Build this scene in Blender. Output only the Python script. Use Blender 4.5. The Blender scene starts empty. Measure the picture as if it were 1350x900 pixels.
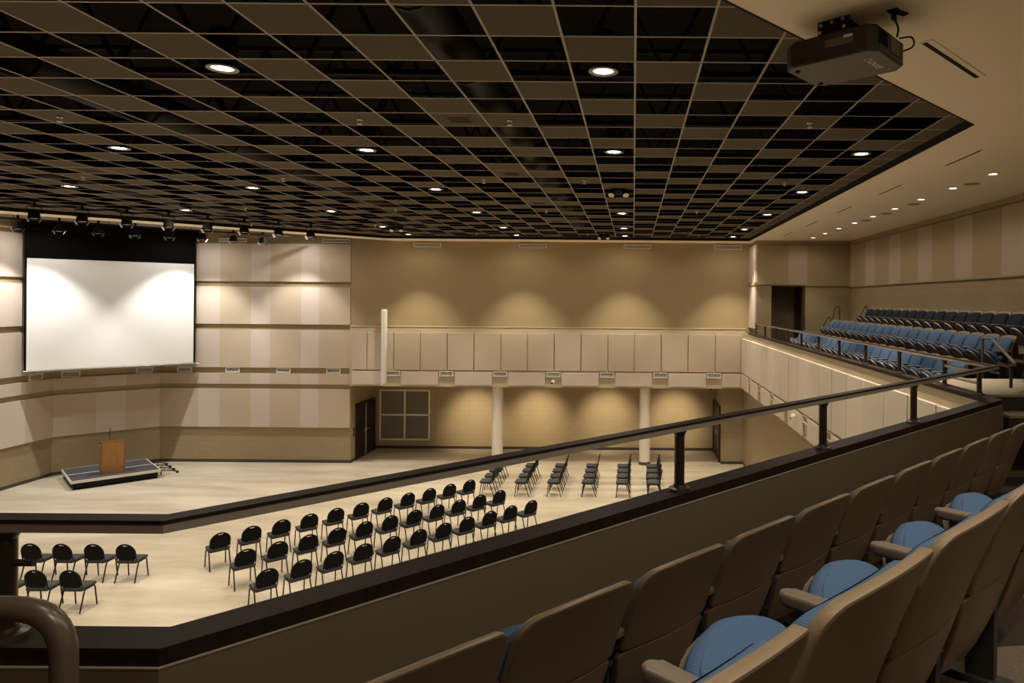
import bpy, bmesh, math, random
from mathutils import Vector, Matrix
random.seed(4)
sc = bpy.context.scene
COL = sc.collection
PI = math.pi
R = math.radians
EYE = 6.2                      # eye height above the hall floor (floor is z = 0)

# ------------------------------------------------------------------ helpers
ORD = ('first second third fourth fifth sixth seventh eighth ninth tenth eleventh twelfth thirteenth fourteenth '
       'fifteenth sixteenth seventeenth eighteenth nineteenth twentieth twenty-first twenty-second twenty-third '
       'twenty-fourth twenty-fifth twenty-sixth twenty-seventh').split()

def link(o, parent=None):
    COL.objects.link(o)
    if parent is not None:
        o.parent = parent
    return o

def tag(o, label=None, cat=None, group=None, kind=None):
    if label: o['label'] = label
    if cat: o['category'] = cat
    if group: o['group'] = group
    if kind: o['kind'] = kind
    return o

def empty(name, loc=(0, 0, 0), rz=0.0, label=None, cat=None, group=None):
    o = bpy.data.objects.new(name, None)
    o.empty_display_size = .1
    o.location = loc
    o.rotation_euler = (0, 0, rz)
    COL.objects.link(o)
    return tag(o, label, cat, group)

class MB:
    """collects shapes into one mesh"""
    def __init__(s):
        s.bm = bmesh.new()
        s.mi = 0
    def _fin(s, faces):
        for f in faces:
            f.material_index = s.mi
    def box(s, c, size, rz=0.0, bevel=0.0, seg=2, M=None):
        m = M if M is not None else Matrix.Translation(c) @ Matrix.Rotation(rz, 4, 'Z')
        r = bmesh.ops.create_cube(s.bm, size=1.0, matrix=m @ Matrix.Diagonal((size[0], size[1], size[2], 1)))
        vs = r['verts']
        fs = set(f for v in vs for f in v.link_faces)
        s._fin(fs)
        if bevel:
            es = list(set(e for v in vs for e in v.link_edges))
            rr = bmesh.ops.bevel(s.bm, geom=es, offset=bevel, segments=seg, profile=.5, affect='EDGES')
            s._fin(rr['faces'])
        return s
    def b2(s, lo, hi, bevel=0.0, seg=2):
        c = [(a + b) / 2 for a, b in zip(lo, hi)]
        d = [abs(b - a) for a, b in zip(lo, hi)]
        return s.box(c, d, bevel=bevel, seg=seg)
    def bar(s, a, b, w, h, bevel=0.0):
        """rectangular bar from a to b (w sideways, h up)"""
        a, b = Vector(a), Vector(b)
        d = b - a
        z = Vector((0, 0, 1)) if abs(d.normalized().z) < .99 else Vector((0, 1, 0))
        x = d.normalized(); y = z.cross(x).normalized(); z = x.cross(y)
        M = Matrix((x, y, z)).transposed().to_4x4()
        M.translation = (a + b) / 2
        return s.box(None, (d.length, w, h), M=M, bevel=bevel)
    def tube(s, pts, r, n=10, caps=True):
        pts = [Vector(p) for p in pts]
        rings = []
        up = None
        for i, p in enumerate(pts):
            if i == 0: t = pts[1] - p
            elif i == len(pts) - 1: t = p - pts[i - 1]
            else: t = (pts[i + 1] - p).normalized() + (p - pts[i - 1]).normalized()
            t.normalize()
            if up is None:
                up = Vector((0, 0, 1)) if abs(t.z) < .9 else Vector((1, 0, 0))
            x = up.cross(t)
            if x.length < 1e-4:
                x = Vector((1, 0, 0)).cross(t)
            x.normalize()
            y = t.cross(x)
            up = y
            rr = r[i] if isinstance(r, (list, tuple)) else r
            rings.append([s.bm.verts.new(p + rr * (math.cos(k * 2 * PI / n) * x + math.sin(k * 2 * PI / n) * y)) for k in range(n)])
        fs = []
        for A, B in zip(rings, rings[1:]):
            for k in range(n):
                fs.append(s.bm.faces.new((A[k], A[(k + 1) % n], B[(k + 1) % n], B[k])))
        if caps:
            fs.append(s.bm.faces.new(rings[0][::-1])); fs.append(s.bm.faces.new(rings[-1]))
        s._fin(fs)
        return s
    def lathe(s, prof, n=24, c=(0, 0, 0), M=None):
        """prof: list of (radius, z); closed at the ends when radius is 0"""
        c = Vector(c)
        rings = []
        for r, z in prof:
            if r < 1e-6:
                rings.append([s.bm.verts.new(tr(M, Vector((0, 0, z))) + c)])
            else:
                rings.append([s.bm.verts.new(tr(M, Vector((r * math.cos(k * 2 * PI / n), r * math.sin(k * 2 * PI / n), z))) + c) for k in range(n)])
        fs = []
        for A, B in zip(rings, rings[1:]):
            for k in range(n):
                k2 = (k + 1) % n
                if len(A) == 1 and len(B) == 1: continue
                if len(A) == 1: fs.append(s.bm.faces.new((A[0], B[k2], B[k])))
                elif len(B) == 1: fs.append(s.bm.faces.new((A[k], A[k2], B[0])))
                else: fs.append(s.bm.faces.new((A[k], A[k2], B[k2], B[k])))
        s._fin(fs)
        return s
    def prism(s, poly, z0, z1, M=None):
        """convex or simple polygon extruded in z"""
        lo = [s.bm.verts.new(tr(M, Vector((p[0], p[1], z0)))) for p in poly]
        hi = [s.bm.verts.new(tr(M, Vector((p[0], p[1], z1)))) for p in poly]
        n = len(poly)
        fs = [s.bm.faces.new(lo[::-1]), s.bm.faces.new(hi)]
        for k in range(n):
            fs.append(s.bm.faces.new((lo[k], lo[(k + 1) % n], hi[(k + 1) % n], hi[k])))
        s._fin(fs)
        return s
    def strip(s, path, o0, o1, z0, z1):
        """mitred strip following a path, between side offsets o0 and o1 (positive to the side away from the hall)"""
        A = offset_path(path, o0); B = offset_path(path, o1)
        for i in range(len(path) - 1):
            s.prism([A[i], A[i + 1], B[i + 1], B[i]], z0, z1)
        return s
    def panel(s, out, f, thick, rnd=.006, M=None, scales=(.93, .78, .58, .36, .15)):
        """rounded upholstery or shell panel: convex outline in (x, z), front surface y=f(x, z), thickness towards -y"""
        n = len(out)
        cx = sum(p[0] for p in out) / n; cz = sum(p[1] for p in out) / n
        def ring(k, dy, inset=0.0):
            vs = []
            for p in out:
                d = Vector((p[0] - cx, p[1] - cz)); L = d.length
                q = Vector((cx, cz)) + d * (k * (L - inset) / L)
                vs.append(s.bm.verts.new(tr(M, Vector((q.x, f(q.x, q.y) + dy, q.y)))))
            return vs
        e = min(rnd, thick * .45)
        loops = [ring(k, 0) for k in reversed(scales)] + [ring(1, 0, rnd), ring(1, -e * .3, rnd * .25), ring(1, -e), ring(1, -(thick - e)), ring(1, -(thick - e * .3), rnd * .25), ring(1, -thick, rnd)] + [ring(k, -thick) for k in scales]
        fs = [s.bm.faces.new(loops[0]), s.bm.faces.new(loops[-1][::-1])]
        for A, B in zip(loops, loops[1:]):
            for k in range(n):
                fs.append(s.bm.faces.new((A[k], A[(k + 1) % n], B[(k + 1) % n], B[k])))
        s._fin(fs)
        return s
    def build(s, name, mats, parent=None, smooth=35, loc=None, rz=None):
        bmesh.ops.recalc_face_normals(s.bm, faces=s.bm.faces)
        me = bpy.data.meshes.new(name)
        s.bm.to_mesh(me); s.bm.free()
        for m in (mats if isinstance(mats, (list, tuple)) else [mats]):
            me.materials.append(m)
        if smooth:
            me.polygons.foreach_set('use_smooth', [True] * len(me.polygons))
            me.set_sharp_from_angle(angle=R(smooth))
        o = bpy.data.objects.new(name, me)
        if loc is not None: o.location = loc
        if rz is not None: o.rotation_euler = (0, 0, rz)
        return link(o, parent)

def tr(M, v):
    return M @ v if M is not None else v

def offset_path(path, o):
    """parallel path; positive o is to the right of the direction of travel"""
    P = [Vector(p) for p in path]
    out = []
    for i, p in enumerate(P):
        ns = []
        if i > 0:
            d = (p - P[i - 1]).normalized(); ns.append(Vector((d.y, -d.x)))
        if i < len(P) - 1:
            d = (P[i + 1] - p).normalized(); ns.append(Vector((d.y, -d.x)))
        n = sum(ns, Vector((0, 0))) / len(ns)
        out.append(p + n * (o / n.length_squared))
    return out

def fillet(pts, r, n=6):
    pts = [Vector(p) for p in pts]
    out = [pts[0]]
    for a, b, c in zip(pts, pts[1:], pts[2:]):
        u = (a - b); v = (c - b)
        d = min(r, u.length * .49, v.length * .49)
        p, q = b + u.normalized() * d, b + v.normalized() * d
        for k in range(n + 1):
            t = k / n
            out.append((1 - t) ** 2 * p + 2 * t * (1 - t) * b + t * t * q)
    out.append(pts[-1])
    return out

def outline_mesh(name, outer, holes, depth, mat, parent=None, bevel=0.0, M=None):
    """flat shape with holes, given depth, local XY plane then moved by M"""
    cu = bpy.data.curves.new(name, 'CURVE')
    cu.dimensions = '2D'; cu.fill_mode = 'BOTH'
    cu.extrude = depth / 2 - bevel; cu.bevel_depth = bevel; cu.bevel_resolution = 1
    for lp in [outer] + list(holes):
        sp = cu.splines.new('POLY'); sp.points.add(len(lp) - 1)
        for p, q in zip(sp.points, lp): p.co = (q[0], q[1], 0, 1)
        sp.use_cyclic_u = True
    tmp = bpy.data.objects.new('tmp', cu)
    COL.objects.link(tmp)
    dg = bpy.context.evaluated_depsgraph_get()
    me = bpy.data.meshes.new_from_object(tmp.evaluated_get(dg))
    bpy.data.objects.remove(tmp); bpy.data.curves.remove(cu)
    if M is not None: me.transform(M)
    me.name = name
    me.materials.clear(); me.materials.append(mat)
    o = bpy.data.objects.new(name, me)
    return link(o, parent)

def copy_tree(o, parent=None):
    c = o.copy(); COL.objects.link(c)
    if parent is not None: c.parent = parent
    for ch in list(o.children): copy_tree(ch, c)
    return c

# ------------------------------------------------------------------ materials
def mat(name, col, rough=.6, metal=0.0, spec=.5, noise=None, bump=None, emit=None):
    m = bpy.data.materials.new(name); m.use_nodes = True
    nt = m.node_tree; b = nt.nodes['Principled BSDF']
    b.inputs['Base Color'].default_value = (*col, 1)
    b.inputs['Roughness'].default_value = rough
    b.inputs['Metallic'].default_value = metal
    b.inputs['Specular IOR Level'].default_value = spec
    tc = nt.nodes.new('ShaderNodeTexCoord')
    if noise:                                   # (scale, strength)  slight mottling of the colour
        n = nt.nodes.new('ShaderNodeTexNoise'); n.inputs['Scale'].default_value = noise[0]; n.inputs['Detail'].default_value = 4
        nt.links.new(tc.outputs['Object'], n.inputs['Vector'])
        mx = nt.nodes.new('ShaderNodeMix'); mx.data_type = 'RGBA'
        mx.inputs[6].default_value = (*[c * (1 - noise[1]) for c in col], 1)
        mx.inputs[7].default_value = (*[min(1, c * (1 + noise[1])) for c in col], 1)
        nt.links.new(n.outputs['Fac'], mx.inputs[0])
        nt.links.new(mx.outputs[2], b.inputs['Base Color'])
    if bump:                                    # (scale, strength)
        n2 = nt.nodes.new('ShaderNodeTexNoise'); n2.inputs['Scale'].default_value = bump[0]
        nt.links.new(tc.outputs['Object'], n2.inputs['Vector'])
        bp = nt.nodes.new('ShaderNodeBump'); bp.inputs['Strength'].default_value = bump[1]; bp.inputs['Distance'].default_value = .004
        nt.links.new(n2.outputs['Fac'], bp.inputs['Height'])
        nt.links.new(bp.outputs['Normal'], b.inputs['Normal'])
    if emit:
        b.inputs['Emission Color'].default_value = (*emit[0], 1); b.inputs['Emission Strength'].default_value = emit[1]
    return m

def block_mat(name, col, axis):
    """painted masonry: block joints in bump and a touch of colour; axis: which horizontal axis runs along the wall"""
    m = mat(name, col, .7)
    nt = m.node_tree; b = nt.nodes['Principled BSDF']
    tc = nt.nodes.new('ShaderNodeTexCoord')
    sx = nt.nodes.new('ShaderNodeSeparateXYZ'); cb = nt.nodes.new('ShaderNodeCombineXYZ')
    nt.links.new(tc.outputs['Object'], sx.inputs[0])
    if axis == 'd':
        ad = nt.nodes.new('ShaderNodeMath'); ad.operation = 'ADD'
        nt.links.new(sx.outputs[0], ad.inputs[0]); nt.links.new(sx.outputs[1], ad.inputs[1])
        ml = nt.nodes.new('ShaderNodeMath'); ml.operation = 'MULTIPLY'; ml.inputs[1].default_value = .7071
        nt.links.new(ad.outputs[0], ml.inputs[0]); nt.links.new(ml.outputs[0], cb.inputs[0])
    else:
        nt.links.new(sx.outputs[0 if axis == 'x' else 1], cb.inputs[0])
    nt.links.new(sx.outputs[2], cb.inputs[1])
    br = nt.nodes.new('ShaderNodeTexBrick')
    br.inputs['Color1'].default_value = (*col, 1); br.inputs['Color2'].default_value = (*[c * .95 for c in col], 1)
    br.inputs['Mortar'].default_value = (*[c * .84 for c in col], 1)
    br.inputs['Scale'].default_value = 1.0; br.inputs['Brick Width'].default_value = .4; br.inputs['Row Height'].default_value = .2
    br.inputs['Mortar Size'].default_value = .008
    nt.links.new(cb.outputs[0], br.inputs['Vector'])
    nt.links.new(br.outputs['Color'], b.inputs['Base Color'])
    return m

def floor_mat():
    m = mat('polished_concrete', (.56, .48, .36), .22)
    nt = m.node_tree; b = nt.nodes['Principled BSDF']
    tc = nt.nodes.new('ShaderNodeTexCoord'); mp = nt.nodes.new('ShaderNodeMapping')
    mp.inputs['Rotation'].default_value = (0, 0, R(12)); mp.inputs['Scale'].default_value = (.35, 1.5, 1)
    nt.links.new(tc.outputs['Object'], mp.inputs['Vector'])
    n = nt.nodes.new('ShaderNodeTexNoise'); n.inputs['Scale'].default_value = .8; n.inputs['Detail'].default_value = 6; n.inputs['Roughness'].default_value = .6
    nt.links.new(mp.outputs[0], n.inputs['Vector'])
    rp = nt.nodes.new('ShaderNodeValToRGB')
    rp.color_ramp.elements[0].position = .3; rp.color_ramp.elements[0].color = (.35, .295, .21, 1)
    rp.color_ramp.elements[1].position = .68; rp.color_ramp.elements[1].color = (.60, .525, .40, 1)
    nt.links.new(n.outputs['Fac'], rp.inputs[0])
    nt.links.new(rp.outputs[0], b.inputs['Base Color'])
    n2 = nt.nodes.new('ShaderNodeTexNoise'); n2.inputs['Scale'].default_value = 3; n2.inputs['Detail'].default_value = 4
    nt.links.new(tc.outputs['Object'], n2.inputs['Vector'])
    mr = nt.nodes.new('ShaderNodeMapRange'); mr.inputs[3].default_value = .24; mr.inputs[4].default_value = .42
    nt.links.new(n2.outputs['Fac'], mr.inputs[0]); nt.links.new(mr.outputs[0], b.inputs['Roughness'])
    return m

def wood_mat(name, c1, c2, rough):
    m = mat(name, c1, rough)
    nt = m.node_tree; b = nt.nodes['Principled BSDF']
    tc = nt.nodes.new('ShaderNodeTexCoord'); mp = nt.nodes.new('ShaderNodeMapping')
    mp.inputs['Scale'].default_value = (9, 9, 1.2)
    nt.links.new(tc.outputs['Object'], mp.inputs['Vector'])
    n = nt.nodes.new('ShaderNodeTexNoise'); n.inputs['Scale'].default_value = 2.5; n.inputs['Detail'].default_value = 5; n.inputs['Distortion'].default_value = 1.5
    nt.links.new(mp.outputs[0], n.inputs['Vector'])
    rp = nt.nodes.new('ShaderNodeValToRGB')
    rp.color_ramp.elements[0].position = .35; rp.color_ramp.elements[0].color = (*c1, 1)
    rp.color_ramp.elements[1].position = .65; rp.color_ramp.elements[1].color = (*c2, 1)
    nt.links.new(n.outputs['Fac'], rp.inputs[0]); nt.links.new(rp.outputs[0], b.inputs['Base Color'])
    return m

def weave_mat(name, c1, c2, scale=120):
    m = mat(name, c1, .9, spec=.15)
    nt = m.node_tree; b = nt.nodes['Principled BSDF']
    tc = nt.nodes.new('ShaderNodeTexCoord')
    wv = nt.nodes.new('ShaderNodeTexWave'); wv.inputs['Scale'].default_value = scale; wv.inputs['Distortion'].default_value = .6
    wv.bands_direction = 'X'
    nt.links.new(tc.outputs['Object'], wv.inputs['Vector'])
    n = nt.nodes.new('ShaderNodeTexNoise'); n.inputs['Scale'].default_value = 260
    nt.links.new(tc.outputs['Object'], n.inputs['Vector'])
    ad = nt.nodes.new('ShaderNodeMath'); ad.operation = 'MULTIPLY'
    nt.links.new(wv.outputs['Fac'], ad.inputs[0]); nt.links.new(n.outputs['Fac'], ad.inputs[1])
    mx = nt.nodes.new('ShaderNodeMix'); mx.data_type = 'RGBA'
    mx.inputs[6].default_value = (*c1, 1); mx.inputs[7].default_value = (*c2, 1)
    nt.links.new(ad.outputs[0], mx.inputs[0]); nt.links.new(mx.outputs[2], b.inputs['Base Color'])
    bp = nt.nodes.new('ShaderNodeBump'); bp.inputs['Strength'].default_value = .35; bp.inputs['Distance'].default_value = .002
    nt.links.new(wv.outputs['Fac'], bp.inputs['Height']); nt.links.new(bp.outputs['Normal'], b.inputs['Normal'])
    return m

def carpet_mat():
    m = mat('carpet', (.03, .022, .015), .95, spec=.1)
    nt = m.node_tree; b = nt.nodes['Principled BSDF']
    tc = nt.nodes.new('ShaderNodeTexCoord')
    wv = nt.nodes.new('ShaderNodeTexWave'); wv.wave_type = 'RINGS'; wv.inputs['Scale'].default_value = .55; wv.inputs['Distortion'].default_value = 2.5; wv.inputs['Detail'].default_value = 0
    nt.links.new(tc.outputs['Object'], wv.inputs['Vector'])
    rp = nt.nodes.new('ShaderNodeValToRGB'); rp.color_ramp.interpolation = 'CONSTANT'
    rp.color_ramp.elements[0].color = (.035, .024, .016, 1)
    rp.color_ramp.elements[1].position = .62; rp.color_ramp.elements[1].color = (.13, .10, .07, 1)
    nt.links.new(wv.outputs['Fac'], rp.inputs[0])
    n = nt.nodes.new('ShaderNodeTexNoise'); n.inputs['Scale'].default_value = 150
    nt.links.new(tc.outputs['Object'], n.inputs['Vector'])
    mx = nt.nodes.new('ShaderNodeMix'); mx.data_type = 'RGBA'; mx.blend_type = 'MULTIPLY'; mx.inputs[0].default_value = .7
    nt.links.new(rp.outputs[0], mx.inputs[6]); nt.links.new(n.outputs['Fac'], mx.inputs[7]); nt.links.new(mx.outputs[2], b.inputs['Base Color'])
    return m

OLIVE = (.315, .242, .132)
M_FLOOR = floor_mat()
M_CARPET = carpet_mat()
M_BLK_X = block_mat('painted_block_x', OLIVE, 'x')
M_BLK_Y = block_mat('painted_block_y', OLIVE, 'y')
M_BLK_D = block_mat('painted_block_d', OLIVE, 'd')
M_PAINT = mat('olive_tan_paint', OLIVE, .7, noise=(1.5, .04))
M_UPPER = mat('ochre_tan_paint', (.345, .26, .14), .7, noise=(1.2, .04))
M_LOWER = mat('warm_tan_paint', (.42, .32, .185), .7, noise=(1.2, .04))
M_CREAM = mat('cream_paint', (.90, .785, .60), .75, noise=(1.0, .03))
M_FASCIA = mat('tan_fascia_paint', (.50, .42, .28), .6, noise=(2, .03))
M_BEIGE = mat('beige_acoustic_fabric', (.50, .41, .30), .9, spec=.2, noise=(60, .06))
M_LILAC = mat('mauve_acoustic_fabric', (.57, .485, .41), .9, spec=.2, noise=(60, .06))
M_BAND = mat('rose_tan_acoustic_fabric', (.50, .40, .31), .9, spec=.2, noise=(60, .05))
M_PALE = mat('pale_acoustic_fabric', (.66, .58, .485), .9, spec=.2, noise=(60, .05))
M_STAGEC = mat('stage_ceiling_shade', (.22, .19, .15), .8)  # grey-beige: shade of the raised stage ceiling put into its colour
M_WOODK = wood_mat('dark_stained_wood', (.017, .010, .006), (.028, .017, .011), .5)
M_WOODK.node_tree.nodes['Principled BSDF'].inputs['Specular IOR Level'].default_value = .15
M_KNEE = mat('olive_parapet_paint', (.16, .13, .08), .55, noise=(3, .04))
M_BASE = mat('dark_rubber_base', (.05, .036, .025), .5)
M_TILE = mat('charcoal_ceiling_tile', (.112, .09, .064), .9, spec=.1, noise=(40, .05))
M_TEE = mat('grid_tee_metal', (.33, .28, .22), .5, metal=.2)
M_BLACK = mat('flat_black', (.012, .01, .008), .8, spec=.2)
M_PLEN = mat('dark_plenum_paint', (.012, .009, .006), .9, spec=.1, noise=(2, .2))
M_DUCT = mat('dark_duct_metal', (.014, .012, .01), .6, spec=.25)
M_SCREEN = mat('projection_screen_white', (.86, .855, .84), .85, spec=.1)
M_MASK = mat('screen_black_masking', (.004, .004, .004), .9, spec=.05)
M_BARG = mat('grey_bar_metal', (.25, .23, .2), .4, metal=.5)
M_BRONZE = mat('bronze_painted_steel', (.030, .019, .013), .33, spec=.6)
M_RAILUND = mat('taupe_rail_steel', (.38, .34, .28), .45, metal=.3)
M_RAILTOP = mat('brown_rail_top', (.022, .013, .009), .5, spec=.25)
M_HAND = mat('brown_handrail_paint', (.085, .06, .045), .3, spec=.6)
M_SHELL = mat('brown_seat_shell', (.165, .12, .073), .34, spec=.45, bump=(300, .15))
M_SHELLRIM = mat('taupe_arm_plastic', (.13, .10, .075), .45, spec=.45)
M_BLUE = weave_mat('blue_seat_weave', (.035, .07, .14), (.115, .185, .31), 75)
M_DARKSEAT = weave_mat('dark_seat_weave', (.005, .007, .013), (.013, .017, .028))  # much darker seat weave for the top side row
M_STEELB = mat('black_seat_iron', (.014, .012, .011), .45)
M_CHB = weave_mat('black_chair_fabric', (.007, .007, .008), (.014, .014, .015), 60)
M_CHS = weave_mat('charcoal_chair_fabric', (.045, .045, .046), (.085, .083, .08), 60)
M_CHF = mat('black_chair_tube', (.008, .008, .009), .4, spec=.4)
M_HANDLE = mat('chrome_handle_trim', (.75, .72, .66), .25, metal=.8)
M_WHITE = mat('white_enamel', (.78, .75, .68), .5)
M_SLAT = mat('grey_louvre', (.5, .47, .42), .5)
M_GRILL = mat('brown_grey_grille', (.24, .21, .17), .6)
M_COLW = mat('column_white_paint', (.72, .66, .56), .6)
M_DOOR = mat('espresso_door', (.018, .011, .008), .4)
M_STEEL = mat('brushed_steel', (.55, .53, .5), .3, metal=.9)
M_OAK = wood_mat('oak_veneer', (.30, .125, .03), (.40, .185, .05), .45)
M_OAKD = wood_mat('oak_edge', (.20, .085, .025), (.26, .12, .035), .5)
M_DECK = mat('charcoal_stage_carpet', (.04, .04, .044), .9, noise=(80, .2))
M_ALU = mat('aluminium_edge', (.75, .70, .62), .35, metal=.3)
M_PROJ = mat('projector_charcoal', (.03, .024, .018), .5, spec=.4)
M_PROJB = mat('projector_grey_base', (.125, .108, .085), .55)
M_TEXT = mat('pale_grey_print', (.75, .71, .64), .6)
M_EMIT = mat('lamp_glow', (1, 1, 1), .5, emit=((1, .95, .86), 14))
M_EMITS = mat('soffit_lamp_glow', (1, 1, 1), .5, emit=((1, .92, .78), 6))
M_TRIMR = mat('lamp_trim_ring', (.30, .27, .23), .35, metal=.5)
M_DISC = mat('tan_speaker_grille', (.30, .24, .16), .7)

# ------------------------------------------------------------------ camera
cam = bpy.data.cameras.new('camera'); co = bpy.data.objects.new('camera', cam)
COL.objects.link(co)
FPX = 930.0
cam.sensor_width = 36; cam.lens = FPX / 1350 * 36
cam.shift_x = -(835 - 675) / 1350; cam.shift_y = -(450 - 397) / 1350
cam.clip_start = .02
co.matrix_world = Matrix.Translation((0, 0, EYE)) @ Matrix.Rotation(R(90), 4, 'X') @ Matrix.Rotation(.0078, 4, 'Z')
sc.camera = co

# ------------------------------------------------------------------ key plan of the hall
FRONT = 26.7; LEFTW = -20.13; DEEP = 29.4; RX = 4.24; BACKX = 7.8; BACKY = -1.23
SOF = EYE + 2.21; GRID = EYE + 2.31
C1 = Vector((-1.54, 2.36)); C2 = Vector((4.12, 8.2))
U = (C2 - C1).normalized(); N = Vector((-U.y, U.x))           # along / out of the diagonal parapet
DR = math.atan2(U.y, U.x)                                     # its heading
RIM = [(-9.0, 2.36), tuple(C1), tuple(C2), (4.12, 25.25)]     # edge of the balcony opening
def diag(u, d): return U * u + N * d

def structure(o): o['kind'] = 'structure'; return o

# floor of the hall
structure(MB().b2((LEFTW - .3, BACKY - .3, -.2), (BACKX + .3, DEEP + .3, 0)).build('floor', M_FLOOR, smooth=0))

# ---- stage walls (three faces of the chamfered corner), seen as wall + panels
CH0 = Vector((-20.13, 24.45)); CH1 = Vector((-17.88, 26.7))
structure(MB().b2((CH1.x, FRONT, 0), (-10.66, FRONT + .3, SOF + .6)).build('wall_stage', M_BLK_X, smooth=0))
structure(MB().b2((LEFTW - .3, 17.2, 0), (LEFTW, CH0.y, SOF + .6)).build('wall_left', M_BLK_Y, smooth=0))
structure(MB().prism([CH0, CH1, CH1 + Vector((0, .3)), CH0 + Vector((-.3, 0))], 0, SOF + .6).build('wall_stage_corner', M_BLK_D, smooth=0))
# far side: upper wall, band, recess beneath
structure(MB().b2((-10.66, 26.64, 2.93), (4.43, 27.2, SOF + .3)).build('wall_far_upper', M_UPPER, smooth=0))
structure(MB().b2((-10.9, DEEP, 0), (4.6, DEEP + .3, 3.2)).build('wall_far_lower', block_mat('warm_block_x', (.42, .32, .185), 'x'), smooth=0))
structure(MB().b2((-10.66, 26.55, 2.93), (4.24, 26.64, EYE - 1.03)).build('wall_far_band', M_FASCIA, smooth=0))
structure(MB().b2((-10.66, 26.525, EYE - 1.03), (4.22, 26.64, EYE - 1.0), bevel=.008).build('trim_1', M_FASCIA, smooth=0))
structure(MB().b2((-10.66, 27.2, 2.93), (4.6, DEEP, 3.1)).build('ceiling_far_recess', M_UPPER, smooth=0))
structure(MB().b2((-10.96, FRONT + .3, 0), (-10.66, DEEP, 3.1)).build('wall_recess_left', M_BLK_Y, smooth=0))
# pier at the far corner with its side door, wall under the side balcony
structure(MB().b2((3.4, 27.0, 0), (4.5, DEEP + .1, 2.93)).build('wall_recess_right', M_BLK_X, smooth=0))
structure(MB().b2((RX, 5.0, 0), (RX + .3, 27.0, 2.93)).build('wall_right_lower', M_BLK_Y, smooth=0))
# side wall, far block with doorway, rear walls behind the viewer
structure(MB().b2((BACKX, BACKY - .3, 3), (BACKX + .3, 27.2, SOF + .3)).build('wall_right', M_BLK_Y, smooth=0))
blk = MB()
BY = 25.3
blk.b2((4.42, BY, 3.9), (4.95, 26.9, SOF + .1)); blk.b2((6.17, BY, 3.9), (BACKX, 27.2, SOF + .1)); blk.b2((4.95, BY, EYE + .59), (6.17, 27.2, SOF + .1))
blk.b2((4.95, 27.0, 3.9), (6.17, 27.2, EYE + .59))
structure(blk.build('wall_right_far', M_BLK_X, smooth=0))
structure(MB().b2((LEFTW, BACKY - .3, 0), (BACKX, BACKY, SOF + .3)).build('wall_back', M_PAINT, smooth=0))
structure(MB().prism([(1.2, -1.23), (7.8, 5.5), (8.0, 5.3), (1.4, -1.43)], 3, SOF + .1).build('wall_back_diagonal', M_PAINT, smooth=0))
structure(MB().b2((LEFTW - .3, BACKY - .3, 0), (LEFTW, 17.2, SOF + .6)).build('wall_left_rear', M_PAINT, smooth=0))

# baseboards
bb = MB()
bb.b2((CH1.x, FRONT - .015, 0), (-10.645, FRONT, .11))
structure(bb.build('baseboard_stage', M_BASE, smooth=0))
structure(MB().b2((LEFTW, 17.2, 0), (LEFTW + .015, CH0.y, .11)).build('baseboard_left', M_BASE, smooth=0))
structure(MB().prism([CH0, CH1, CH1 + Vector((.0, -.02)), CH0 + Vector((.02, 0))], 0, .11).build('baseboard_corner', M_BASE, smooth=0))
structure(MB().b2((-10.66, DEEP - .015, 0), (3.4, DEEP, .11)).build('baseboard_far', M_BASE, smooth=0))
structure(MB().b2((-10.66, FRONT - .01, 0), (-10.645, DEEP, .11)).build('baseboard_recess', M_BASE, smooth=0))
structure(MB().b2((3.385, 26.985, 0), (4.24, 27.0, .11)).b2((RX - .015, 5, 0), (RX, 27, .11)).build('baseboard_right', M_BASE, smooth=0))

# ------------------------------------------------------------------ ceiling
OPEN = [(4.2, 8.7), (4.2, 25.6), (-9.0, 25.6), (-19.03, 15.57), (-19.03, 2.37), (-2.13, 2.37)]
TRI = [(-20.13, 15.62), (-8.87, 26.88), (-20.13, 26.88)]
soff = outline_mesh('ceiling', [(-20.4, -1.4), (8.0, -1.4), (8.0, 27.2), (-20.4, 27.2)], [OPEN, TRI], .06, M_CREAM, M=Matrix.Translation((0, 0, SOF + .03)))
structure(soff)
structure(MB().prism([(-20.4, 15.4), (-8.6, 27.2), (-20.4, 27.2)], SOF + .32, SOF + .38).build('ceiling_stage', M_STAGEC, smooth=0))
structure(MB().prism([(-20.13, 15.62), (-8.87, 26.88), (-8.84, 26.86), (-20.10, 15.58)], SOF + .06, SOF + .34).build('trim_2', M_STAGEC, smooth=0))
# dark return around the opening
structure(MB().strip([OPEN[i] for i in (5, 4, 3, 2, 1, 0, 5)], .0, .03, SOF + .001, GRID + .05).build('trim_3', M_BLACK, smooth=0))

W = .642; Y0 = 6.17
def inside(x, y):
    n = len(OPEN)
    for i in range(n):
        ax, ay = OPEN[i]; bx, by = OPEN[(i + 1) % n]
        if (bx - ax) * (y - ay) - (by - ay) * (x - ax) < -1e-6: return False
    return True
def clip(poly):
    n = len(OPEN)
    for i in range(n):
        ax, ay = OPEN[i]; bx, by = OPEN[(i + 1) % n]
        side = lambda p: (bx - ax) * (p[1] - ay) - (by - ay) * (p[0] - ax)
        out = []
        for k in range(len(poly)):
            p, q = poly[k], poly[(k + 1) % len(poly)]
            sp, sq = side(p), side(q)
            if sp >= 0: out.append(p)
            if (sp > 0 > sq) or (sp < 0 < sq):
                t = sp / (sp - sq); out.append((p[0] + t * (q[0] - p[0]), p[1] + t * (q[1] - p[1])))
        poly = out
        if len(poly) < 3: return []
    return poly
VENTS = [(r, c) for c in (-4, -16) for r in (4, 10, 16, 22)]
tiles = MB(); tees = MB()
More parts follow.
